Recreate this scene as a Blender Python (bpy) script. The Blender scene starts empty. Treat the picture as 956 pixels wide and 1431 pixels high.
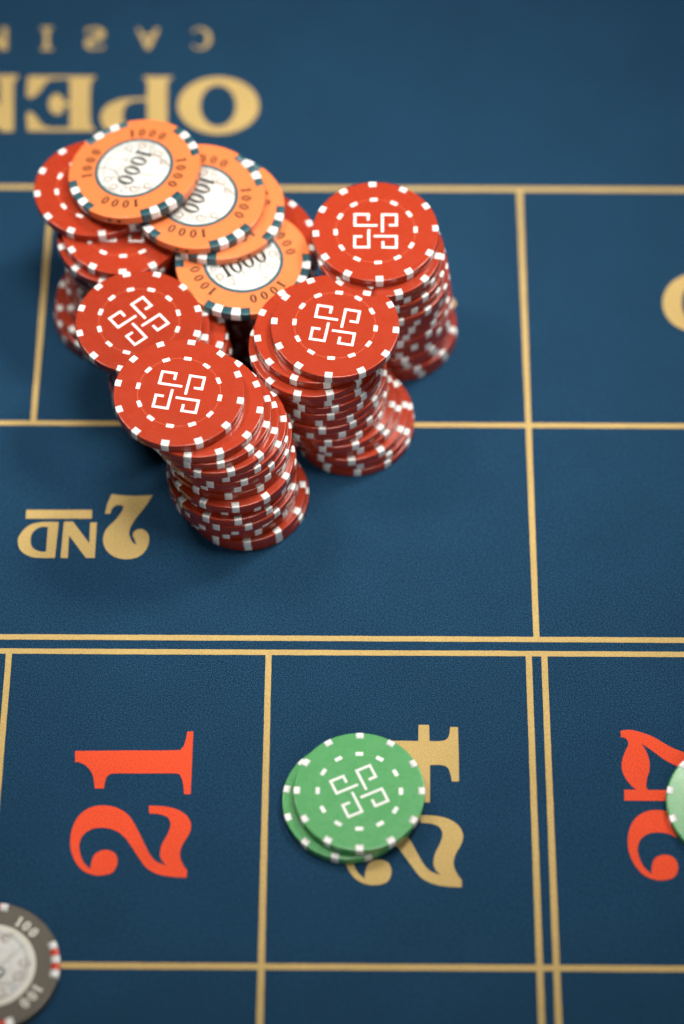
import bpy, bmesh, math, random
from mathutils import Matrix, Vector

# ------------------------------------------------------------------ camera, world, lamps, exposure
MM = 0.001                                   # everything below is written in millimetres
scene = bpy.context.scene
COL = scene.collection

cam_data = bpy.data.cameras.new("camera")
cam = bpy.data.objects.new("camera", cam_data)
COL.objects.link(cam)
scene.camera = cam
cam_data.sensor_fit = 'VERTICAL'
cam_data.sensor_height = 36.0
cam_data.sensor_width = 24.0
cam_data.lens = 3800.0 / 1431.0 * 36.0
cam_data.clip_start = 0.02
cam_data.clip_end = 20.0
_right = Vector((0.99998, 0.0060177, -0.00038675))
_down = Vector((0.0048599, -0.842226, -0.539102))
_fwd = Vector((-0.0035699, 0.53909, -0.84224))
_m = Matrix((_right, -_down, -_fwd)).transposed().to_4x4()
_m.translation = Vector((1.461, -489.04, 730.02)) * MM
cam.matrix_world = _m
cam_data.dof.use_dof = True
cam_data.dof.focus_distance = 0.834
cam_data.dof.aperture_fstop = 3.9
cam_data.dof.aperture_blades = 0

world = bpy.data.worlds.new("World")
scene.world = world
world.use_nodes = True
_bg = world.node_tree.nodes["Background"]
_bg.inputs[0].default_value = (0.86, 0.93, 1.0, 1)
_bg.inputs[1].default_value = 0.02


def area_lamp(name, loc, target, size, watts, color, spread=180):
    ld = bpy.data.lights.new(name, 'AREA')
    ld.shape = 'DISK'
    ld.size = size
    ld.energy = watts
    ld.color = color
    ld.spread = math.radians(spread)
    o = bpy.data.objects.new(name, ld)
    COL.objects.link(o)
    o.location = loc
    d = Vector(target) - Vector(loc)
    o.rotation_euler = d.to_track_quat('-Z', 'Y').to_euler()
    return o


area_lamp("overhead_table_lamp", (0.02, 0.0, 0.70), (-0.02, 0.035, 0.0), 0.22, 0.36, (1.0, 0.96, 0.90), 52)
area_lamp("right_table_lamp", (0.24, 0.24, 0.58), (-0.02, 0.03, 0.0), 0.14, 0.45, (1.0, 0.95, 0.87), 66)
area_lamp("left_table_lamp", (-0.29, 0.20, 0.58), (-0.02, 0.03, 0.0), 0.14, 0.26, (1.0, 0.95, 0.87), 66)
area_lamp("front_fill_lamp", (0.30, -0.62, 0.50), (-0.03, 0.02, 0.0), 0.32, 0.24, (1.0, 0.98, 0.95), 66)  # added fill from the camera side, brightens the fronts of the stacks

scene.view_settings.view_transform = 'Standard'
scene.view_settings.look = 'None'
scene.view_settings.exposure = 0.0
scene.view_settings.gamma = 1.0
scene.view_settings.use_curve_mapping = False
scene.render.engine = 'CYCLES'
scene.render.resolution_x = 684
scene.render.resolution_y = 1024

random.seed(11)

# ------------------------------------------------------------------ materials
def new_mat(name):
    m = bpy.data.materials.new(name)
    m.use_nodes = True
    nt = m.node_tree
    return m, nt, nt.nodes["Principled BSDF"]


def chip_material(name, color, rough=0.27, vary=0.035, scuff=0.035, coat=0.45):
    """moulded clay / plastic with mottling, scuffs and fine surface relief"""
    m, nt, b = new_mat(name)
    N, L = nt.nodes, nt.links
    tc = N.new("ShaderNodeTexCoord")
    oi = N.new("ShaderNodeObjectInfo")
    off = N.new("ShaderNodeVectorMath"); off.operation = 'SCALE'
    comb = N.new("ShaderNodeCombineXYZ")
    for i in range(3):
        L.new(oi.outputs["Random"], comb.inputs[i])
    L.new(comb.outputs[0], off.inputs[0]); off.inputs["Scale"].default_value = 3.7
    add = N.new("ShaderNodeVectorMath"); add.operation = 'ADD'
    L.new(tc.outputs["Object"], add.inputs[0]); L.new(off.outputs[0], add.inputs[1])
    n1 = N.new("ShaderNodeTexNoise"); n1.inputs["Scale"].default_value = 160; n1.inputs["Detail"].default_value = 6
    n1.inputs["Roughness"].default_value = 0.65
    L.new(add.outputs[0], n1.inputs["Vector"])
    n2 = N.new("ShaderNodeTexNoise"); n2.inputs["Scale"].default_value = 2600; n2.inputs["Detail"].default_value = 3
    L.new(add.outputs[0], n2.inputs["Vector"])
    mp = N.new("ShaderNodeMapping"); mp.inputs["Scale"].default_value = (260, 260, 260); mp.inputs["Rotation"].default_value = (0, 0, 0.6)
    L.new(add.outputs[0], mp.inputs["Vector"])
    n3 = N.new("ShaderNodeTexNoise"); n3.inputs["Scale"].default_value = 1.0; n3.inputs["Detail"].default_value = 2
    L.new(mp.outputs[0], n3.inputs["Vector"])
    # colour: per-thing tone, mottling
    hsv = N.new("ShaderNodeHueSaturation"); hsv.inputs["Color"].default_value = (*color, 1)
    mr = N.new("ShaderNodeMapRange"); mr.inputs["To Min"].default_value = 1 - vary; mr.inputs["To Max"].default_value = 1 + vary
    mr.inputs["From Min"].default_value = 0.25; mr.inputs["From Max"].default_value = 0.75
    L.new(n1.outputs["Fac"], mr.inputs["Value"])
    mr2 = N.new("ShaderNodeMapRange"); mr2.inputs["To Min"].default_value = 0.92; mr2.inputs["To Max"].default_value = 1.07
    L.new(oi.outputs["Random"], mr2.inputs["Value"])
    mul = N.new("ShaderNodeMath"); mul.operation = 'MULTIPLY'
    L.new(mr.outputs[0], mul.inputs[0]); L.new(mr2.outputs[0], mul.inputs[1])
    L.new(mul.outputs[0], hsv.inputs["Value"])
    L.new(hsv.outputs[0], b.inputs["Base Color"])
    # roughness from scuffs
    rr = N.new("ShaderNodeMapRange"); rr.inputs["From Min"].default_value = 0.35; rr.inputs["From Max"].default_value = 0.7
    rr.inputs["To Min"].default_value = rough - scuff * 0.5; rr.inputs["To Max"].default_value = rough + scuff
    L.new(n3.outputs["Fac"], rr.inputs["Value"]); L.new(rr.outputs[0], b.inputs["Roughness"])
    sm = N.new("ShaderNodeMath"); sm.operation = 'ADD'
    L.new(n2.outputs["Fac"], sm.inputs[0]); sm.inputs[1].default_value = 0.0
    bp = N.new("ShaderNodeBump"); bp.inputs["Strength"].default_value = 0.2; bp.inputs["Distance"].default_value = 0.00003
    L.new(sm.outputs[0], bp.inputs["Height"]); L.new(bp.outputs[0], b.inputs["Normal"])
    b.inputs["Specular IOR Level"].default_value = 0.3
    b.inputs["Coat Weight"].default_value = coat
    b.inputs["Coat Roughness"].default_value = 0.13
    return m


def cloth_material(name, color, grain=0.35, tint=None):
    """short-napped gaming felt: fibre grain in colour and relief"""
    m, nt, b = new_mat(name)
    N, L = nt.nodes, nt.links
    tc = N.new("ShaderNodeTexCoord")
    n1 = N.new("ShaderNodeTexNoise"); n1.inputs["Scale"].default_value = 2500; n1.inputs["Detail"].default_value = 2
    n1.inputs["Roughness"].default_value = 0.7
    n2 = N.new("ShaderNodeTexVoronoi"); n2.inputs["Scale"].default_value = 1900; n2.feature = 'F1'
    n3 = N.new("ShaderNodeTexNoise"); n3.inputs["Scale"].default_value = 40; n3.inputs["Detail"].default_value = 5
    for n in (n1, n2, n3):
        L.new(tc.outputs["Object"], n.inputs["Vector"])
    mr = N.new("ShaderNodeMapRange"); mr.inputs["From Min"].default_value = 0.40; mr.inputs["From Max"].default_value = 0.72
    mr.inputs["To Min"].default_value = 1 - 0.45*grain; mr.inputs["To Max"].default_value = 1 + 1.5*grain; mr.clamp = True
    L.new(n1.outputs["Fac"], mr.inputs["Value"])
    mr3 = N.new("ShaderNodeMapRange"); mr3.inputs["From Min"].default_value = 0.3; mr3.inputs["From Max"].default_value = 0.7
    mr3.inputs["To Min"].default_value = 0.94; mr3.inputs["To Max"].default_value = 1.06
    L.new(n3.outputs["Fac"], mr3.inputs["Value"])
    mul = N.new("ShaderNodeMath"); mul.operation = 'MULTIPLY'
    L.new(mr.outputs[0], mul.inputs[0]); L.new(mr3.outputs[0], mul.inputs[1])
    hsv = N.new("ShaderNodeHueSaturation"); hsv.inputs["Color"].default_value = (*color, 1)
    L.new(mul.outputs[0], hsv.inputs["Value"])
    L.new(hsv.outputs[0], b.inputs["Base Color"])
    b.inputs["Roughness"].default_value = 0.92
    b.inputs["Specular IOR Level"].default_value = 0.15
    if tint:
        b.inputs["Sheen Weight"].default_value = 0.04
        b.inputs["Sheen Roughness"].default_value = 0.4
        b.inputs["Sheen Tint"].default_value = (*tint, 1)
    h = N.new("ShaderNodeMath"); h.operation = 'ADD'
    L.new(n1.outputs["Fac"], h.inputs[0]); L.new(n2.outputs["Distance"], h.inputs[1])
    bp = N.new("ShaderNodeBump"); bp.inputs["Strength"].default_value = 0.2; bp.inputs["Distance"].default_value = 0.0001
    L.new(h.outputs[0], bp.inputs["Height"]); L.new(bp.outputs[0], b.inputs["Normal"])
    return m


def paper_material(name):
    """printed off-white inlay: faint guilloche lines in grey and tan"""
    m, nt, b = new_mat(name)
    N, L = nt.nodes, nt.links
    tc = N.new("ShaderNodeTexCoord")
    w = N.new("ShaderNodeTexWave"); w.inputs["Scale"].default_value = 55; w.inputs["Distortion"].default_value = 9
    w.inputs["Detail"].default_value = 1.5; w.inputs["Detail Scale"].default_value = 1.2
    n = N.new("ShaderNodeTexNoise"); n.inputs["Scale"].default_value = 240; n.inputs["Detail"].default_value = 3
    L.new(tc.outputs["Object"], w.inputs["Vector"]); L.new(tc.outputs["Object"], n.inputs["Vector"])
    r = N.new("ShaderNodeValToRGB")
    r.color_ramp.elements[0].position = 0.0; r.color_ramp.elements[0].color = (0.42, 0.41, 0.39, 1)
    r.color_ramp.elements[1].position = 0.06; r.color_ramp.elements[1].color = (0.64, 0.65, 0.63, 1)
    L.new(w.outputs["Fac"], r.inputs[0])
    r2 = N.new("ShaderNodeValToRGB")
    r2.color_ramp.elements[0].position = 0.42; r2.color_ramp.elements[0].color = (1, 1, 1, 1)
    r2.color_ramp.elements[1].position = 0.75; r2.color_ramp.elements[1].color = (0.80, 0.76, 0.70, 1)
    L.new(n.outputs["Fac"], r2.inputs[0])
    mx = N.new("ShaderNodeMix"); mx.data_type = 'RGBA'; mx.blend_type = 'MULTIPLY'; mx.inputs[0].default_value = 1.0
    L.new(r.outputs[0], mx.inputs[6]); L.new(r2.outputs[0], mx.inputs[7])
    L.new(mx.outputs[2], b.inputs["Base Color"])
    b.inputs["Roughness"].default_value = 0.45
    return m


M = {
    'felt': cloth_material("blue_felt", (0.0070, 0.0335, 0.071), 1.3, (0.25, 0.45, 0.75)),
    'gold': cloth_material("gold_print", (0.485, 0.345, 0.134), 0.26),
    'redprint': cloth_material("orange_red_print", (0.70, 0.074, 0.028), 0.34),
    'red': chip_material("red_clay", (0.345, 0.032, 0.010)),
    'redline': chip_material("pale_red_line", (0.48, 0.085, 0.04)),
    'white': chip_material("white_clay", (0.86, 0.86, 0.84), 0.4, 0.04),
    'green': chip_material("green_clay", (0.080, 0.325, 0.11)),
    'greenline': chip_material("pale_green_line", (0.115, 0.38, 0.145)),
    'orange': chip_material("orange_clay", (0.76, 0.195, 0.058), 0.38),
    'teal': chip_material("dark_teal_clay", (0.024, 0.085, 0.105), 0.35),
    'olive': chip_material("brown_ink", (0.055, 0.030, 0.010), 0.5),
    'ink': chip_material("black_ink", (0.012, 0.014, 0.014), 0.5),
    'tan': chip_material("tan_ink", (0.24, 0.12, 0.07), 0.5),
    'greyink': chip_material("grey_ink", (0.27, 0.27, 0.26), 0.5),
    'paper': paper_material("printed_paper"),
    'taupe': chip_material("taupe_clay", (0.09, 0.078, 0.055), 0.36),
    'cream': chip_material("cream_clay", (0.66, 0.64, 0.56), 0.4, 0.04),
    'scarlet': chip_material("scarlet_clay", (0.62, 0.06, 0.03), 0.36),
}

# ------------------------------------------------------------------ mesh helpers
def mesh_from_bm(name, bm, mat, smooth=False):
    me = bpy.data.meshes.new(name)
    bmesh.ops.recalc_face_normals(bm, faces=bm.faces[:])
    if smooth:
        for f in bm.faces:
            f.smooth = len(f.verts) <= 4
    bm.to_mesh(me)
    bm.free()
    me.materials.append(mat)
    return me


def link(name, data, parent=None, loc=(0, 0, 0), rotz=0.0):
    o = bpy.data.objects.new(name, data)
    COL.objects.link(o)
    o.parent = parent
    o.location = Vector(loc) * MM
    o.rotation_euler = (0, 0, rotz)
    return o


def spline(pts, sub=6):
    """closed outline: flag 1 = corner, flag 0 = smooth (Catmull-Rom)"""
    n = len(pts)
    out = []
    for i in range(n):
        p0, p1, p2, p3 = (pts[(i - 1) % n], pts[i], pts[(i + 1) % n], pts[(i + 2) % n])
        if p1[2] and p2[2]:
            out.append((p1[0], p1[1]))
            continue
        t1 = (0.5 * (p2[0] - p0[0]), 0.5 * (p2[1] - p0[1]))
        t2 = (0.5 * (p3[0] - p1[0]), 0.5 * (p3[1] - p1[1]))
        if p1[2]:
            t1 = (1.2 * (p2[0] - p1[0]) - 0.2 * t2[0], 1.2 * (p2[1] - p1[1]) - 0.2 * t2[1])
        if p2[2]:
            t2 = (1.2 * (p2[0] - p1[0]) - 0.2 * t1[0], 1.2 * (p2[1] - p1[1]) - 0.2 * t1[1])
        for k in range(sub):
            t = k / sub
            a, b_, c, d = 2*t**3-3*t**2+1, t**3-2*t**2+t, -2*t**3+3*t**2, t**3-t**2
            out.append(tuple(a*p1[j] + b_*t1[j] + c*p2[j] + d*t2[j] for j in (0, 1)))
    return out


def flat_shape(name, loops, mat, thick=0.0):
    """filled 2D outlines (holes allowed) -> mesh lying in the xy plane"""
    cu = bpy.data.curves.new(name, 'CURVE')
    cu.dimensions = '2D'
    cu.fill_mode = 'BOTH' if thick else 'FRONT'
    cu.extrude = thick * MM
    for lp in loops:
        s = cu.splines.new('POLY')
        s.points.add(len(lp) - 1)
        for p, q in zip(s.points, lp):
            p.co = (q[0] * MM, q[1] * MM, 0, 1)
        s.use_cyclic_u = True
    ob = bpy.data.objects.new(name, cu)
    COL.objects.link(ob)
    bpy.context.view_layer.update()
    me = bpy.data.meshes.new_from_object(ob.evaluated_get(bpy.context.evaluated_depsgraph_get()))
    bpy.data.objects.remove(ob)
    bpy.data.curves.remove(cu)
    # make sure the faces look up
    if not thick:
        bm = bmesh.new(); bm.from_mesh(me)
        for f in bm.faces:
            f.normal_update()
            if f.normal.z < 0:
                f.normal_flip()
        bm.to_mesh(me); bm.free()
    me.name = name
    me.materials.clear()
    me.materials.append(mat)
    return me


def ring_pts(r, n=48, cx=0, cy=0, ry=None):
    ry = r if ry is None else ry
    return [(cx + r * math.cos(2*math.pi*i/n), cy + ry * math.sin(2*math.pi*i/n)) for i in range(n)]


# ------------------------------------------------------------------ setting: the printed gaming felt
felt_bm = bmesh.new()
bmesh.ops.create_grid(felt_bm, x_segments=2, y_segments=2, size=0.75)
felt = link("table_felt", mesh_from_bm("table_felt", felt_bm, M['felt']))
felt["kind"] = "structure"
felt["label"] = "dark blue gaming table felt printed with gold lines and numbers"


def printed_line(x0, y0, x1, y1, z):
    """a printed strip with very slightly wandering edges"""
    bm = bmesh.new()
    horiz = abs(x1 - x0) > abs(y1 - y0)
    length = (x1 - x0) if horiz else (y1 - y0)
    n = max(2, int(length / 1.6))
    prev = None
    wa, wb = 0.0, 0.0
    for i in range(n + 1):
        t = i / n
        wa = wa * 0.6 + random.uniform(-0.03, 0.03)
        wb = wb * 0.6 + random.uniform(-0.03, 0.03)
        if horiz:
            x = x0 + t * length
            a, b = bm.verts.new((x*MM, (y0 + wa)*MM, z*MM)), bm.verts.new((x*MM, (y1 + wb)*MM, z*MM))
        else:
            y = y0 + t * length
            a, b = bm.verts.new(((x0 + wa)*MM, y*MM, z*MM)), bm.verts.new(((x1 + wb)*MM, y*MM, z*MM))
        if prev:
            bm.faces.new((prev[0], a, b, prev[1]))
        prev = (a, b)
    for f in bm.faces:
        f.normal_update()
        if f.normal.z < 0:
            f.normal_flip()
    me = bpy.data.meshes.new("printed_line")
    bm.to_mesh(me); bm.free()
    me.materials.append(M['gold'])
    return link("printed_line", me, felt)


HW = 0.95                                   # half width of a printed line
for y in (110.75, 12.03, -68.29, -73.34, -177.32):
    hw = HW * (1.05 if y > 100 else 1.0)
    printed_line(-330, y - hw, 330, y + hw, 0.05)
for x, ya, yb in ((58.84, -68.29, 110.75), (-102.4, 12.03, 110.75),
                  (56.23, -330, -73.34), (61.04, -330, -73.34), (-23.96, -330, -73.34), (-104.01, -330, -73.34)):
    printed_line(x - HW, ya, x + HW, yb, 0.07)

PRINTS = [
 ('1', 'red', [[(-81.64,-107.9,1),(-66.87,-107.66,1),(-51.62,-107.5,0),(-49.61,-106.87,0),(-48.66,-105.19,0),(-47.99,-101.12,1),(-46.23,-100.96,1),(-46.24,-112.02,1),(-46.28,-122.18,1),(-48.23,-122.19,1),(-48.7,-118.45,0),(-49.6,-116.05,0),(-51.32,-115.3,0),(-60.42,-115.36,1),(-69.19,-115.41,0),(-71.05,-115.95,0),(-71.91,-117.46,0),(-72.29,-120.46,1),(-74.98,-120.48,1),(-75.9,-115.97,0),(-77.74,-113.19,0),(-79.85,-111.84,0),(-81.42,-111.62,1)]]),
 ('2', 'red', [[(-58.59,-126.13,1),(-53.9,-126.32,0),(-49.84,-127.41,0),(-46.95,-129.62,0),(-45.77,-132.57,0),(-46.33,-135.51,0),(-48.07,-138.82,0),(-48.74,-142.11,0),(-47.84,-145.01,0),(-46.44,-147.17,1),(-46.48,-149.48,1),(-50.98,-149.22,0),(-54.97,-148.37,0),(-58.36,-146.37,0),(-60.82,-143.05,0),(-63.32,-139.27,0),(-65.46,-136.36,0),(-68.22,-134.32,0),(-71.6,-133.45,0),(-74.91,-133.84,0),(-77.47,-135.69,0),(-78.56,-138.63,0),(-78.26,-141.55,0),(-76.95,-144.81,0),(-74.84,-146.9,1),(-74.65,-144.44,0),(-73.6,-141.89,0),(-70.88,-140.7,0),(-68.19,-141.49,0),(-67.08,-143.67,0),(-67.23,-145.99,0),(-68.51,-148.02,0),(-71.43,-148.9,0),(-74.42,-148.63,0),(-77.48,-146.99,0),(-80.01,-143.38,0),(-81.28,-138.65,0),(-80.93,-133.51,0),(-79.16,-129.44,0),(-75.97,-126.82,0),(-71.99,-126.06,0),(-67.93,-126.93,0),(-64.46,-129.35,0),(-61.94,-133.4,0),(-59.74,-137.79,0),(-57.92,-141.43,0),(-55.81,-144.18,0),(-52.57,-145.61,1),(-54.18,-143.59,0),(-54.6,-141.41,0),(-54.06,-138.49,0),(-52.53,-135.18,0),(-51.85,-132.23,0),(-52.74,-130.02,0),(-55.13,-128.93,0),(-58.35,-128.65,1)]]),
 ('4', 'gold', [[(25.23,-124.51,1),(23.09,-124.52,1),(9.03,-108.14,1),(9.03,-103.82,1),(21.93,-103.9,1),(22.07,-98.37,1),(25.26,-98.35,1),(25.33,-103.88,1),(28.72,-103.86,0),(30.45,-103.24,0),(31.29,-101.8,0),(31.6,-99.08,1),(34.01,-99.07,1),(34.09,-108,1),(34.01,-117.48,1),(31.9,-117.49,1),(31.49,-115.08,0),(30.63,-112.82,0),(28.61,-112.03,0),(25.37,-112.05,1)], [(21.95,-112.12,1),(21.88,-119.4,1),(15.55,-112.15,1)]]),
 ('2', 'gold', [[(22.08,-128.76,1),(26.77,-128.95,0),(30.83,-130.04,0),(33.72,-132.25,0),(34.9,-135.2,0),(34.34,-138.14,0),(32.6,-141.45,0),(31.93,-144.74,0),(32.83,-147.64,0),(34.23,-149.8,1),(34.19,-152.11,1),(29.69,-151.85,0),(25.7,-151,0),(22.31,-149,0),(19.85,-145.68,0),(17.35,-141.9,0),(15.21,-138.99,0),(12.45,-136.95,0),(9.07,-136.08,0),(5.76,-136.47,0),(3.2,-138.32,0),(2.11,-141.26,0),(2.41,-144.18,0),(3.72,-147.44,0),(5.83,-149.53,1),(6.02,-147.07,0),(7.07,-144.52,0),(9.79,-143.33,0),(12.48,-144.12,0),(13.59,-146.3,0),(13.44,-148.62,0),(12.16,-150.65,0),(9.24,-151.53,0),(6.25,-151.26,0),(3.19,-149.62,0),(0.66,-146.01,0),(-0.61,-141.28,0),(-0.26,-136.14,0),(1.51,-132.07,0),(4.7,-129.45,0),(8.68,-128.69,0),(12.74,-129.56,0),(16.21,-131.98,0),(18.73,-136.03,0),(20.93,-140.42,0),(22.75,-144.06,0),(24.86,-146.81,0),(28.1,-148.24,1),(26.49,-146.22,0),(26.07,-144.04,0),(26.61,-141.12,0),(28.14,-137.81,0),(28.82,-134.86,0),(27.93,-132.65,0),(25.54,-131.56,0),(22.32,-131.28,1)]]),
 ('7', 'red', [[(83.29,-100,1),(86.49,-99.75,0),(89.72,-100.66,0),(93.31,-102.25,0),(98.02,-105.44,0),(102.07,-107.25,0),(108.4,-108.82,1),(108.07,-113.83,1),(101.75,-112.5,0),(99.67,-111.97,0),(96.14,-109.89,0),(92.25,-106.62,0),(89.44,-104.44,1),(90.68,-107.09,0),(91.44,-110.28,0),(91.27,-113.47,0),(90.39,-116.19,0),(90.04,-118.91,0),(90.54,-120.03,1),(99.18,-119.98,1),(98.97,-123.62,1),(83.26,-123.57,1),(83.36,-119.98,1),(87.15,-119.96,1),(85.72,-118.71,0),(84.03,-116.23,0),(83.05,-113.06,0),(83.33,-109.88,0),(84.51,-106.67,0),(85.43,-104.6,0),(85.02,-102.99,0),(84.12,-102.31,0),(83.34,-102.4,1)]]),
 ('2', 'red', [[(106.35,-126.71,1),(111.04,-126.9,0),(115.1,-127.99,0),(117.99,-130.2,0),(119.17,-133.15,0),(118.61,-136.09,0),(116.87,-139.4,0),(116.2,-142.69,0),(117.1,-145.59,0),(118.5,-147.75,1),(118.46,-150.06,1),(113.96,-149.8,0),(109.97,-148.95,0),(106.58,-146.95,0),(104.12,-143.63,0),(101.62,-139.85,0),(99.48,-136.94,0),(96.72,-134.9,0),(93.34,-134.03,0),(90.03,-134.42,0),(87.47,-136.27,0),(86.38,-139.21,0),(86.68,-142.13,0),(87.99,-145.39,0),(90.1,-147.48,1),(90.29,-145.02,0),(91.34,-142.47,0),(94.06,-141.28,0),(96.75,-142.07,0),(97.86,-144.25,0),(97.71,-146.57,0),(96.43,-148.6,0),(93.51,-149.48,0),(90.52,-149.21,0),(87.46,-147.57,0),(84.93,-143.96,0),(83.66,-139.23,0),(84.01,-134.09,0),(85.78,-130.02,0),(88.97,-127.4,0),(92.95,-126.64,0),(97.01,-127.51,0),(100.48,-129.93,0),(103,-133.98,0),(105.2,-138.37,0),(107.02,-142.01,0),(109.13,-144.76,0),(112.37,-146.19,1),(110.76,-144.17,0),(110.34,-141.99,0),(110.88,-139.07,0),(112.41,-135.76,0),(113.09,-132.81,0),(112.2,-130.6,0),(109.81,-129.51,0),(106.59,-129.23,1)]]),
 ('2', 'gold', [[(-75.44,-15.46,1),(-70.88,-16.03,0),(-66.57,-16.01,0),(-62.34,-15.73,1),(-64.38,-20.01,0),(-67.05,-24.28,0),(-68.73,-27.84,0),(-69.03,-30.62,0),(-67.9,-33.38,0),(-66.56,-34.55,1),(-67.23,-32.54,0),(-67.87,-31.03,0),(-67.38,-29.35,0),(-65.28,-28.58,0),(-63.21,-30.17,0),(-62.65,-33.1,0),(-63.5,-36.45,0),(-65.86,-38.97,0),(-69.36,-39.9,0),(-73.3,-39.01,0),(-76.14,-36.28,0),(-77.27,-32.35,0),(-76.33,-28.56,0),(-73.65,-25.16,0),(-71.68,-21.76,0),(-71.62,-19.88,0),(-73.57,-19.64,0),(-74.94,-20.92,0),(-75.48,-22.88,1),(-77.13,-22.89,1),(-76.61,-19.23,1)]]),
 ('N', 'gold', [[(-90.04,-25.93,1),(-87.19,-25.92,1),(-81.51,-34.05,1),(-81.67,-26.22,1),(-79.53,-26.21,1),(-79.51,-39.46,1),(-82.27,-39.48,1),(-88.09,-31.15,1),(-88.01,-39.51,1),(-90.27,-39.52,1)]]),
 ('D', 'gold', [[(-91.67,-26.11,1),(-96.82,-26.14,0),(-101.02,-27.43,0),(-103.63,-30.82,0),(-104.14,-33.76,0),(-102.84,-37.1,0),(-99.51,-39.16,0),(-95.94,-39.56,0),(-92.04,-39.54,1)], [(-94.98,-27.99,1),(-97.4,-28.09,0),(-99.63,-29.96,0),(-100.22,-32.9,0),(-99.39,-35.66,0),(-97.17,-37.07,0),(-95.03,-37.22,1)]]),
 ('bar', 'gold', [[(-102.27,-21.59,1),(-81.36,-21.47,1),(-81.25,-24.78,1),(-102.26,-24.9,1)]]),
 ('O', 'gold', [[(-31.84,148.09,0),(-33.13,142.35,0),(-36.99,137.76,0),(-42.65,135.21,0),(-49,135.17,0),(-54.81,137.66,0),(-58.95,142.21,0),(-60.59,147.93,0),(-59.39,153.7,0),(-55.55,158.37,0),(-49.83,161,0),(-43.39,161.03,0),(-37.52,158.47,0),(-33.4,153.85,0)], [(-40.08,147.94,0),(-40.59,143.78,0),(-42.24,140.45,0),(-44.71,138.6,0),(-47.5,138.59,0),(-50.07,140.41,0),(-51.93,143.72,0),(-52.69,147.87,0),(-52.21,152.05,0),(-50.57,155.42,0),(-48.09,157.31,0),(-45.27,157.32,0),(-42.67,155.47,0),(-40.82,152.11,0)]]),
 ('P', 'gold', [[(-73.21,161.37,1),(-62.98,161.43,1),(-62.95,160.7,1),(-64.41,159.14,0),(-64.48,154.13,0),(-63.93,140.64,0),(-63.46,135.74,0),(-61.9,134.24,1),(-61.86,133.35,1),(-74.52,133.28,1),(-81.37,134.13,0),(-85.25,136.77,0),(-87.16,140.5,0),(-87.29,144.26,0),(-85.3,148.05,0),(-80.83,150.6,0),(-76.05,151.35,0),(-71.52,151.38,1),(-71.84,158.64,0),(-73.17,160.64,1)], [(-71.45,149.93,1),(-75.99,149.91,0),(-78.97,147.72,0),(-79.62,142.78,0),(-78.14,137.7,0),(-74.59,134.88,0),(-70.77,134.72,1)]]),
 ('E', 'gold', [[(-90.36,161.45,1),(-90.32,160.72,1),(-91.48,159.26,0),(-91.84,155.79,0),(-91.51,148.55,0),(-91.03,141.37,0),(-90.31,138.25,0),(-89.01,136.93,1),(-88.96,136.04,1),(-101.91,135.96,1),(-112.68,135.9,1),(-113.64,143.93,1),(-112.04,144.66,0),(-109.81,141.98,0),(-107.91,139.05,0),(-104.74,137.55,0),(-98.06,137.59,1),(-98.66,147.61,1),(-100.22,147.42,0),(-101.4,144.18,0),(-103.42,143.63,0),(-105.39,145.6,0),(-106.14,148.65,0),(-105.5,151.64,0),(-103.67,153.19,0),(-101.89,152.11,0),(-100.34,149.41,0),(-98.75,149.23,1),(-99.41,160.12,1),(-104.11,160.1,0),(-107.16,159.17,0),(-109.18,155.24,0),(-111.17,152.06,0),(-113.18,151.32,0),(-114.22,152.4,1),(-114.35,161.32,1)]]),
 ('N', 'gold', [[(-145.04,161.88,1),(-132.59,161.95,1),(-123.22,147.47,1),(-124.22,159.25,0),(-125.55,160.34,1),(-125.66,161.8,1),(-117.91,161.85,1),(-117.81,160.38,1),(-118.94,158.83,0),(-118.93,154.73,0),(-117.57,135.7,1),(-121.66,135.67,1),(-136.76,153.72,1),(-135.67,140.23,0),(-133.69,136.85,1),(-133.59,135.61,1),(-142.79,135.55,1),(-142.89,136.8,1),(-141.06,139.3,0),(-142.65,158.24,0),(-144.93,160.6,1)]]),
 ('C', 'gold', [[(-56.84,182.84,1),(-55.82,184,0),(-54.54,184.62,0),(-53.15,184.63,0),(-51.83,184.02,0),(-50.73,182.87,0),(-49.99,181.33,0),(-49.69,179.57,0),(-49.88,177.81,0),(-50.52,176.26,0),(-51.54,175.11,0),(-52.81,174.5,0),(-54.19,174.49,0),(-55.51,175.09,0),(-56.6,176.23,1),(-56.25,176.78,1),(-55.47,175.83,0),(-54.53,175.33,0),(-53.55,175.33,0),(-52.65,175.84,0),(-51.93,176.8,0),(-51.48,178.09,0),(-51.36,179.56,0),(-51.58,181.02,0),(-52.12,182.31,0),(-52.9,183.27,0),(-53.84,183.78,0),(-54.82,183.77,0),(-55.73,183.25,0),(-56.45,182.29,1)]]),
 ('A', 'gold', [[(-72.82,174.31,1),(-76.75,184.23,1),(-75.72,184.23,1),(-74.56,181.49,1),(-70.96,181.51,1),(-70.18,184.27,1),(-68.51,184.28,1),(-71.54,174.31,1)], [(-72.45,177.38,1),(-71.43,180.47,1),(-73.74,180.46,1)]]),
 ('S', 'gold', [[(-95,183.78,1),(-94.59,181.03,1),(-93.42,183.1,0),(-91.89,183.45,0),(-90.53,182.08,0),(-91.96,180.01,0),(-94.71,178.63,0),(-94.81,175.89,0),(-92.65,174.02,0),(-89.61,174.55,0),(-88.06,174.22,1),(-88.2,176.95,1),(-89.4,175.41,0),(-91.43,175.05,0),(-93.03,176.24,0),(-91.09,178.13,0),(-88.35,179.69,0),(-88.26,182.79,0),(-90.41,184.5,0),(-93.24,184.48,0)]]),
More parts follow.
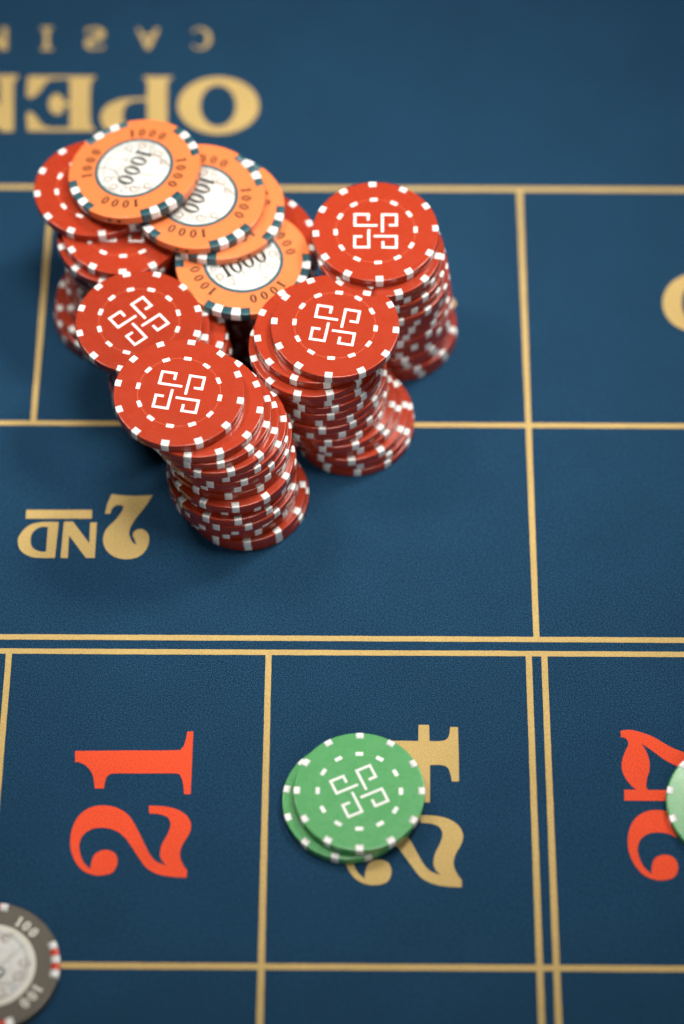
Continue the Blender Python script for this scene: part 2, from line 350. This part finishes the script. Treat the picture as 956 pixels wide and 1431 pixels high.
 ('I', 'gold', [[(-111.28,184.72,1),(-106.91,184.75,1),(-106.85,183.89,1),(-108.23,183.36,1),(-107.71,175.13,1),(-106.26,174.63,1),(-106.21,173.78,1),(-110.56,173.75,1),(-110.62,174.6,1),(-109.37,175.12,1),(-109.91,183.35,1),(-111.23,183.86,1)]]),
 ('N', 'gold', [[(-132.66,184.6,1),(-130.6,184.61,1),(-124.68,177.77,1),(-125.19,184.64,1),(-123.39,184.65,1),(-122.59,173.68,1),(-124.38,173.67,1),(-130.31,180.83,1),(-129.76,173.64,1),(-131.81,173.63,1)]]),
 ('O', 'gold', [[(125.97,62.28,0),(124.59,57.08,0),(121.46,52.93,0),(117.2,50.62,0),(112.64,50.6,0),(108.67,52.86,0),(106.06,56.98,0),(105.34,62.16,0),(106.67,67.38,0),(109.79,71.6,0),(114.09,73.97,0),(118.72,74,0),(122.72,71.68,0),(125.31,67.49,0)], [(119.49,62.24,0),(118.9,58.99,0),(117.67,56.39,0),(116.04,54.95,0),(114.34,54.94,0),(112.9,56.37,0),(112,58.95,0),(111.82,62.19,0),(112.4,65.45,0),(113.63,68.08,0),(115.26,69.55,0),(116.98,69.56,0),(118.43,68.11,0),(119.33,65.49,0)]]),
 ('serif', 'gold', [[(28.6,63.52,1),(34.36,63.55,0),(36,61.31,0),(34.29,59.06,0),(28.54,59.03,1)]]),
]


WHICH = {0: "orange red printed digit 1 of the 21", 1: "orange red printed digit 2 of the 21",
         2: "gold printed digit 4 half under the green chips", 3: "gold printed digit 2 half under the green chips",
         4: "orange red printed digit 7 of the 27", 5: "orange red printed digit 2 of the 27"}
for i, (what, colr, loops) in enumerate(PRINTS):
    kind = "printed_number" if what.isdigit() else ("printed_bar" if what == 'bar' else "printed_letter")
    me = flat_shape(kind, [spline(lp) for lp in loops], M['gold' if colr == 'gold' else 'redprint'])
    o = link(kind, me, felt, (0, 0, 0.06))
    if i in WHICH:
        o["label"] = WHICH[i]

# ------------------------------------------------------------------ chips: shared part meshes
T = 3.17            # chip thickness
PITCH = 3.30        # rise of one chip in a stack


def lathe(name, prof, mat, seg=72):
    bm = bmesh.new()
    rings = []
    for r, z in prof:
        rings.append([bm.verts.new((r*MM*math.cos(2*math.pi*i/seg), r*MM*math.sin(2*math.pi*i/seg), z*MM)) for i in range(seg)])
    for a, b in zip(rings, rings[1:]):
        for i in range(seg):
            j = (i + 1) % seg
            bm.faces.new((a[i], a[j], b[j], b[i]))
    bm.faces.new(rings[0][::-1])
    bm.faces.new(rings[-1])
    return mesh_from_bm(name, bm, mat, True)


def chip_profile(R, bev=0.34):
    """bottom -> top, with rounded edges"""
    p = [(R - bev - 0.25, 0.0)]
    for k in range(5):
        a = -math.pi/2 + k * math.pi/8
        p.append((R - bev + bev*math.cos(a), bev + bev*math.sin(a)))
    for k in range(5):
        a = k * math.pi/8
        p.append((R - bev + bev*math.cos(a), T - bev + bev*math.sin(a)))
    p.append((R - bev - 0.25, T))
    return p


def edge_piece(name, R, width, depth, mat, bev=0.34, proud=0.025):
    """inlaid block wrapping over the rim, centred on +x"""
    half = width / 2.0
    prof = [(R - depth, T + proud)]
    for k in range(5):
        a = math.pi/2 - k * math.pi/8
        prof.append((R - bev + (bev + proud)*math.cos(a), T - bev + (bev + proud)*math.sin(a)))
    for k in range(5):
        a = -k * math.pi/8
        prof.append((R - bev + (bev + proud)*math.cos(a), bev + (bev + proud)*math.sin(a)))
    prof.append((R - depth, -proud))
    bm = bmesh.new()
    rows = []
    steps = 4
    for s in range(steps + 1):
        t = -half + width * s / steps
        row = []
        for r, z in prof:
            x = math.sqrt(max(r*r - t*t, 0.01))
            row.append(bm.verts.new((x*MM, t*MM, z*MM)))
        rows.append(row)
    for a, b in zip(rows, rows[1:]):
        for i in range(len(prof) - 1):
            bm.faces.new((a[i], a[i+1], b[i+1], b[i]))
        bm.faces.new((a[-1], a[0], b[0], b[-1]))
    bm.faces.new(rows[0]); bm.faces.new(rows[-1][::-1])
    return mesh_from_bm(name, bm, mat, True)


def arc_block(name, r0, r1, width, mat, z0=None, z1=None):
    z0 = T - 0.05 if z0 is None else z0
    z1 = T + 0.02 if z1 is None else z1
    bm = bmesh.new()
    vs = []
    for z in (z0, z1):
        for r, t in ((r0, -width/2), (r1, -width/2), (r1, width/2), (r0, width/2)):
            vs.append(bm.verts.new((r*MM, t*MM, z*MM)))
    for f in ((0, 1, 2, 3), (4, 5, 6, 7), (0, 1, 5, 4), (1, 2, 6, 5), (2, 3, 7, 6), (3, 0, 4, 7)):
        bm.faces.new([vs[i] for i in f])
    return mesh_from_bm(name, bm, mat)


def annulus(name, r0, r1, z, mat, seg=72):
    return flat_shape(name, [ring_pts(r1, seg), ring_pts(r0, seg)], mat)


def emblem_mesh(mat, w=0.80):
    """four square hooks turning round the centre"""
    hook = [(2.1, -0.55), (2.1, 6.4), (6.45, 6.4), (6.45, 2.25), (4.1, 2.25)]
    bm = bmesh.new()
    h = w / 2
    for q in range(4):
        c, s = round(math.cos(q*math.pi/2)), round(math.sin(q*math.pi/2))
        pts = [Vector((x*c - y*s, x*s + y*c)) for x, y in hook]
        left, right = [], []
        for i, p in enumerate(pts):
            d0 = (p - pts[i-1]).normalized() if i else (pts[1] - p).normalized()
            d1 = (pts[i+1] - p).normalized() if i < len(pts)-1 else d0
            n0, n1 = Vector((-d0.y, d0.x)), Vector((-d1.y, d1.x))
            mt = n0 if (n0 - n1).length < 1e-4 else (n0 + n1)
            left.append(p + mt*h); right.append(p - mt*h)
        top = [[bm.verts.new((v.x*MM, v.y*MM, (T + 0.02)*MM)) for v in side] for side in (left, right)]
        bot = [[bm.verts.new((v.x*MM, v.y*MM, (T - 0.05)*MM)) for v in side] for side in (left, right)]
        for i in range(len(pts) - 1):
            bm.faces.new((top[0][i], top[0][i+1], top[1][i+1], top[1][i]))
            bm.faces.new((top[0][i], bot[0][i], bot[0][i+1], top[0][i+1]))
            bm.faces.new((top[1][i], top[1][i+1], bot[1][i+1], bot[1][i]))
        for i in (0, -1):
            bm.faces.new((top[0][i], top[1][i], bot[1][i], bot[0][i]))
    return mesh_from_bm("emblem", bm, mat)


R1 = 19.5
KIT = {}
for key, line in (('red', 'redline'), ('green', 'greenline')):
    KIT[key] = dict(body=lathe("body", chip_profile(R1), M[key]), ring=annulus("printed_ring", 12.2, 12.45, 0, M[line]))
SPOT = edge_piece("edge_spot", R1, 2.35, 1.95, M['white'])
DASH = arc_block("face_dash", 11.75, 12.95, 2.25, M['white'])
EMBLEM = emblem_mesh(M['white'])


def chip_root(x, y, z, rotz, label, category, group, tilt=None):
    o = bpy.data.objects.new("casino_chip", None)
    o.empty_display_size = 0.01
    COL.objects.link(o)
    o.location = (x*MM, y*MM, z*MM)
    m = Matrix.Rotation(rotz, 3, 'Z')
    if tilt:                                   # (direction of the low side in degrees, angle)
        a = math.radians(tilt[0])
        axis = Vector((-math.sin(a), math.cos(a), 0))
        m = Matrix.Rotation(math.radians(tilt[1]), 3, axis) @ m
    o.rotation_euler = m.to_euler()
    o["label"] = label
    o["category"] = category
    if group:
        o["group"] = group
    return o


def spotted_chip(x, y, z, phase, label, group, color='red', face=None, tilt=None):
    """phase: turn of the edge spots in degrees; face: turn of the emblem, None where the face is covered"""
    root = chip_root(x, y, z, math.radians(phase), label, "poker chip", group, tilt)
    if color == 'red':                        # the red chips are a touch wider than the green ones
        root.scale = (1.026, 1.026, 1.0)
    link("body", KIT[color]['body'], root)
    for k in range(12):
        link("edge_spot", SPOT, root, (0, 0, 0), k*math.pi/6 + random.uniform(-0.012, 0.012))
    if face is not None:
        link("printed_ring", KIT[color]['ring'], root, (0, 0, T + 0.012))
        for k in range(12):
            link("face_dash", DASH, root, (0, 0, 0), k*math.pi/6 + random.uniform(-0.01, 0.01))
        link("emblem", EMBLEM, root, (0, 0, 0), math.radians(face - phase))
    return root


ORD = ["topmost", "second", "third", "fourth", "fifth", "sixth", "seventh", "eighth", "ninth", "tenth", "eleventh",
       "twelfth", "thirteenth", "fourteenth", "fifteenth", "sixteenth"]


def stack(pts, where, tops, phases=None, tilts=None, first=0):
    """pts from the top down, bottom chip on the felt; tops {index: emblem turn}"""
    n = len(pts)
    for i, (x, y) in enumerate(pts):
        z = (n - 1 - i) * PITCH
        ph = (phases or {}).get(i, random.uniform(0, 30))
        if i == 0:
            lab = "red chip lying on top of the %s" % where
        elif i == n - 1:
            lab = "red chip at the bottom of the %s, on the felt" % where
        else:
            lab = "red chip, %s from the top of the %s" % (ORD[i], where)
        spotted_chip(x, y, z, ph, lab, "red chips of the %s" % where, 'red', tops.get(i),
                     (tilts or {}).get(i, (random.uniform(0, 360), random.uniform(0, 0.22)) if 0 < i < n - 1 else None))


def jit(a=0.35):
    return random.uniform(-a, a)


# front stack, leaning to the left at the top
A_PTS = [(-51.3, -12.4), (-45.5, -14.2), (-43.1, -14.6), (-40.9, -15.6), (-38.7, -14.6), (-38.1, -14.8), (-37.1, -14.2),
         (-37.3, -14.6), (-36.3, -17.2), (-35.9, -16.0), (-36.7, -17.8), (-35.7, -17.9), (-36.5, -17.0), (-35.5, -16.4),
         (-33.1, -17.4), (-32.2, -16.5)]
stack(A_PTS, "front stack beside the 2ND print", {0: -10, 1: 30, 2: 10, 3: 55, 4: 20}, {0: 20, 1: 22, 2: 14, 3: 17})
# middle stack
C_PTS = [(-4.0, 15.6), (-9.3, 15.6), (-11.0, 12.9), (-9.0, 13.6), (-8.4, 13.2), (-8.7, 12.8), (-7.6, 13.0), (-8.0, 12.2),
         (-7.2, 12.4), (-7.0, 12.0), (-4.6, 11.8), (-2.6, 12.6), (-0.6, 11.4), (1.2, 12.2), (1.6, 11.8)]
stack(C_PTS, "middle front stack", {0: -10, 1: 15, 2: 40}, {0: 25, 1: 8, 2: 17})
# rear right stack
D_PTS = [(8.6, 50.3), (9.7, 46.6), (10.6, 47.4), (11.2, 47.0), (11.8, 47.3), (12.3, 46.9), (12.6, 47.8), (12.4, 47.6),
         (13.2, 48.2), (13.4, 48.0), (13.9, 48.4), (14.3, 48.8), (14.2, 48.4), (15.0, 49.2), (15.7, 48.8), (16.0, 49.2)]
stack(D_PTS, "right rear stack", {0: 0, 1: 20}, {0: 3, 1: 19})
# left stack behind the front one
B_PTS = [(-65.7, 21.8), (-63.6, 22.2), (-58.8, 22.6), (-58.0, 22.2), (-57.6, 21.8), (-57.2, 22.2), (-57.4, 21.6), (-57.0, 22.0),
         (-56.8, 21.6), (-57.2, 21.8), (-56.6, 21.4), (-56.8, 21.6), (-56.4, 21.2)]
stack(B_PTS, "left stack behind the front stack", {0: 40, 1: 10, 2: 30}, {0: 15, 1: 17, 2: 14})
# rear left stack, its upper chips shifted out over the lower ones
F_PTS = [(-81.8, 73.0), (-72.5, 60.2), (-74.0, 58.8), (-73.0, 61.6), (-72.6, 62.0), (-72.8, 61.6), (-72.4, 62.2), (-73.0, 61.8),
         (-73.2, 61.2), (-73.6, 60.6), (-74.6, 58.6), (-76.8, 56.0), (-77.4, 55.2), (-77.8, 55.4)]
stack(F_PTS, "rear left stack", {0: 20, 1: 0, 2: 20}, {0: 9, 1: 2, 2: 16})
# rear middle stack
G_PTS = [(-30.5, 57.2), (-31.6, 57.0), (-30.8, 57.4), (-30.2, 56.8), (-30.6, 57.2), (-31.0, 56.6), (-30.4, 56.4), (-30.2, 56.9),
         (-30.6, 56.2), (-30.0, 56.4), (-29.6, 55.8), (-29.8, 56.0)]
stack(G_PTS, "rear middle stack", {0: 20}, {0: 20, 1: 5})

# green chips
spotted_chip(0.7, -125.4, 0.03, 18.5, "green chip on the felt, lower of the pair on the 24", "green chips on the 24", 'green', 30)
spotted_chip(4.1, -124.1, 0.03 + PITCH, 0, "green chip lying on another green chip over the 24", "green chips on the 24", 'green', 25)
spotted_chip(114.8, -125.6, 0.03, 17, "green chip on the red 27, cut by the right picture edge", None, 'green', 10)

# ------------------------------------------------------------------ orange chips marked 1000
R2 = 20.9


def digit_loops(ch, h, bold=0.0):
    """serif figures of height h, baseline at y=0; returns (loops, advance)"""
    if ch == '0':
        w = 0.66 * h
        o = [(w/2 + w/2*math.cos(a), h/2 + h/2*math.sin(a)) for a in [2*math.pi*i/24 for i in range(24)]]
        i_ = [(w/2 + w*(0.21 - bold)*math.cos(a), h/2 + h*(0.41 - bold*0.8)*math.sin(a)) for a in [2*math.pi*i/24 for i in range(24)]]
        return [o, i_], w * 1.14
    w = (0.40 + bold) * h
    return [[(0.02*h, 0), (w, 0), (w, 0.06*h), ((0.33 + bold)*h, 0.09*h), ((0.33 + bold)*h, h), (0.22*h, h), (0.0, 0.84*h), (0.01*h, 0.79*h),
             (0.13*h, 0.84*h), (0.13*h, 0.09*h), (0.02*h, 0.06*h)]], w * 1.25


def number_on_arc(text, h, r, gap=0.0, bold=0.0):
    """figures standing on a circle of radius r, tops outward, read clockwise, centred on +y"""
    items = [digit_loops(c, h, bold) for c in text]
    total = sum(a for _, a in items) + gap * (len(text) - 1)
    loops, s = [], -total / 2
    for lps, adv in items:
        mid = s + adv / 2
        ang = -mid / r
        c, sn = math.cos(ang), math.sin(ang)
        for lp in lps:
            q = []
            for x, y in lp:
                px, py = x - adv/2, y + r
                q.append((px*c - py*sn, px*sn + py*c))
            loops.append(q)
        s += adv + gap
    return loops


def number_straight(text, h, gap=0.0):
    items = [digit_loops(c, h) for c in text]
    total = sum(a for _, a in items) + gap * (len(text) - 1)
    loops, s = [], -total / 2
    for lps, adv in items:
        for lp in lps:
            loops.append([(x + s, y - h/2) for x, y in lp])
        s += adv + gap
    return loops


def stroke_loop(pts, w):
    """a thin ribbon along a polyline, as a closed outline"""
    L_, R_ = [], []
    for i, p in enumerate(pts):
        a = pts[max(i-1, 0)]; b = pts[min(i+1, len(pts)-1)]
        d = Vector((b[0]-a[0], b[1]-a[1])).normalized()
        k = w/2 * (1 - 0.75*abs(2*i/(len(pts)-1) - 1)**2)
        L_.append((p[0] - d.y*k, p[1] + d.x*k)); R_.append((p[0] + d.y*k, p[1] - d.x*k))
    return L_ + R_[::-1]


def curl(cx, cy, r, a0, turns, n=16, grow=0.25):
    return [(cx + r*(grow + (1-grow)*i/n)*math.cos(a0 + turns*2*math.pi*i/n),
             cy + r*(grow + (1-grow)*i/n)*math.sin(a0 + turns*2*math.pi*i/n)) for i in range(n + 1)]


O_BODY = lathe("body", chip_profile(R2), M['orange'])
O_DARK = edge_piece("edge_stripe", R2, 3.0, 2.6, M['teal'])
O_WHITE = edge_piece("edge_stripe", R2, 3.0, 2.6, M['white'])
O_INLAY = flat_shape("inlay", [ring_pts(12.0, 72)], M['paper'])
O_RING = annulus("inlay_border", 11.45, 12.5, 0, M['teal'])
O_RINGNUM = flat_shape("ring_number", number_on_arc("1000", 3.3, 13.4, 0.65, 0.07), M['olive'])
O_NUM = flat_shape("inlay_number", number_straight("1000", 5.5, 0.05), M['ink'])
O_ORN = []
for s in (1, -1):
    o_loops = []
    for cx, cy, r, a0, tn in ((7.6, 4.2, 1.9, 0.4, 1.4), (9.4, 1.2, 1.4, 2.0, 1.3), (9.3, -2.0, 1.7, 4.0, 1.4), (7.0, -5.4, 1.8, 5.2, 1.3), (5.0, 7.6, 1.5, 1.0, 1.2)):
        o_loops.append(stroke_loop(curl(s*cx, cy, r, a0 if s > 0 else math.pi - a0, tn*s), 0.42))
    O_ORN.append([flat_shape("flourish", [lp], M['tan'] if i % 2 == 0 else M['greyink']) for i, lp in enumerate(o_loops)])
# a row of minute letters below the number, too small to read: short strokes
O_TINY = flat_shape("small_lettering", [[(x, -4.6), (x + 0.55, -4.6), (x + 0.55, -3.7), (x, -3.7)] for x in (-5.6, -3.8, -2.0, -0.2, 1.6, 3.4, 5.2)], M['greyink'])
O_ARC = flat_shape("flourish", [stroke_loop([(9.6*math.cos(a), 9.6*math.sin(a)) for a in [math.radians(205 + 130*i/20) for i in range(21)]], 0.3)], M['greyink'])
bm_dot = bmesh.new()
for v in ((0.03, -0.85, T/2), (0.03, 0, T/2 + 0.85), (0.03, 0.85, T/2), (0.03, 0, T/2 - 0.85)):
    bm_dot.verts.new(((R2 + v[0])*MM, v[1]*MM, v[2]*MM))
bm_dot.faces.new(bm_dot.verts[:])
for v in ((-0.3, -0.85, T/2), (-0.3, 0, T/2 + 0.85), (-0.3, 0.85, T/2), (-0.3, 0, T/2 - 0.85)):
    bm_dot.verts.new(((R2 + v[0])*MM, v[1]*MM, v[2]*MM))
bm_dot.verts.ensure_lookup_table()
for i in range(4):
    j = (i + 1) % 4
    bm_dot.faces.new((bm_dot.verts[i], bm_dot.verts[j], bm_dot.verts[4 + j], bm_dot.verts[4 + i]))
O_DOT = mesh_from_bm("rim_diamond", bm_dot, M['olive'])


def orange_chip(x, y, z, phase, num_turn, label, tilt=None, num_dy=0.0):
    """phase: turn of the stripe groups; num_turn: direction in which the middle number is read"""
    root = chip_root(x, y, z, math.radians(phase), label, "poker chip", "orange chips marked 1000", tilt)
    root.scale = (1.034, 1.034, 1.0)
    link("body", O_BODY, root)
    for g in range(4):
        base = g * math.pi/2
        for k, st in enumerate((O_DARK, O_WHITE, O_DARK, O_WHITE, O_DARK)):
            link("edge_stripe", st, root, (0, 0, 0), base + (k - 2) * 3.01 / R2)
        link("ring_number", O_RINGNUM, root, (0, 0, T + 0.015), base - math.pi/4)
        for k in (-1, 1):
            link("rim_diamond", O_DOT, root, (0, 0, 0), base + math.pi/4 + k*0.075)
    t = math.radians(num_turn - phase)
    inl = link("inlay", O_INLAY, root, (0, 0, T + 0.012), t)
    link("inlay_border", O_RING, root, (0, 0, T + 0.024), 0)
    link("inlay_number", O_NUM, inl, (0, num_dy, 0.014))
    link("small_lettering", O_TINY, inl, (0, 0, 0.014))
    link("flourish", O_ARC, inl, (0, 0, 0.01))
    for side in O_ORN:
        for me in side:
            link("flourish", me, inl, (0, 0, 0.01))
    return root


zo = 12 * PITCH
orange_chip(-33.6, 45.9, zo, -13, 29, "orange 1000 chip, lowest of the orange chips, on the rear middle stack", None, -0.9)
orange_chip(-42.2, 65.3, zo + PITCH, -20, -100, "orange 1000 chip mostly covered by the orange chip above it")
orange_chip(-48.4, 67.0, zo + 2*PITCH, -57, -112, "orange 1000 chip lying between the topmost and the half covered orange chip")
TILT = 9.0
ta = math.radians(156)
tz = zo + 3*PITCH + 0.03
orange_chip(-68.7, 75.4, tz, 30, -116, "topmost orange 1000 chip, tilted, overlapping the red chip at far left", (156, TILT))

# ------------------------------------------------------------------ taupe chip at the lower left
R3 = 19.5
t_root = chip_root(-101.2, -178.8, 0.03, math.radians(6.5), "taupe chip with red and white edge stripes in the lower left corner", "poker chip", None)
link("body", lathe("body", chip_profile(R3), M['taupe']), t_root)
TW = edge_piece("edge_stripe", R3, 2.3, 2.4, M['white'])
TR = edge_piece("edge_stripe", R3, 2.3, 2.4, M['scarlet'])
TNUM = flat_shape("ring_number", number_on_arc("100", 3.1, 13.8, 0.3, 0.06), M['cream'])
for g in range(4):
    for k, st in enumerate((TW, TR, TW, TR, TW)):
        link("edge_stripe", st, t_root, (0, 0, 0), g*math.pi/2 + (k - 2) * 2.32 / R3)
    link("ring_number", TNUM, t_root, (0, 0, T + 0.015), g*math.pi/2 - math.pi/4)
t_in = link("inlay", flat_shape("inlay", [ring_pts(11.6, 72)], M['paper']), t_root, (0, 0, T + 0.012), math.radians(-60))
link("inlay_border", annulus("inlay_border", 11.4, 12.7, 0, M['cream']), t_root, (0, 0, T + 0.024))
link("inlay_line", annulus("inlay_line", 10.1, 10.4, 0, M['greyink']), t_in, (0, 0, 0.01))
link("inlay_number", flat_shape("inlay_number", number_straight("100", 5.0, 0.2), M['ink']), t_in, (0, 0, 0.014))
for me in O_ORN[0]:
    link("flourish", me, t_in, (-0.6, 0, 0.012))
for me in O_ORN[1]:
    link("flourish", me, t_in, (0.6, 0, 0.012))
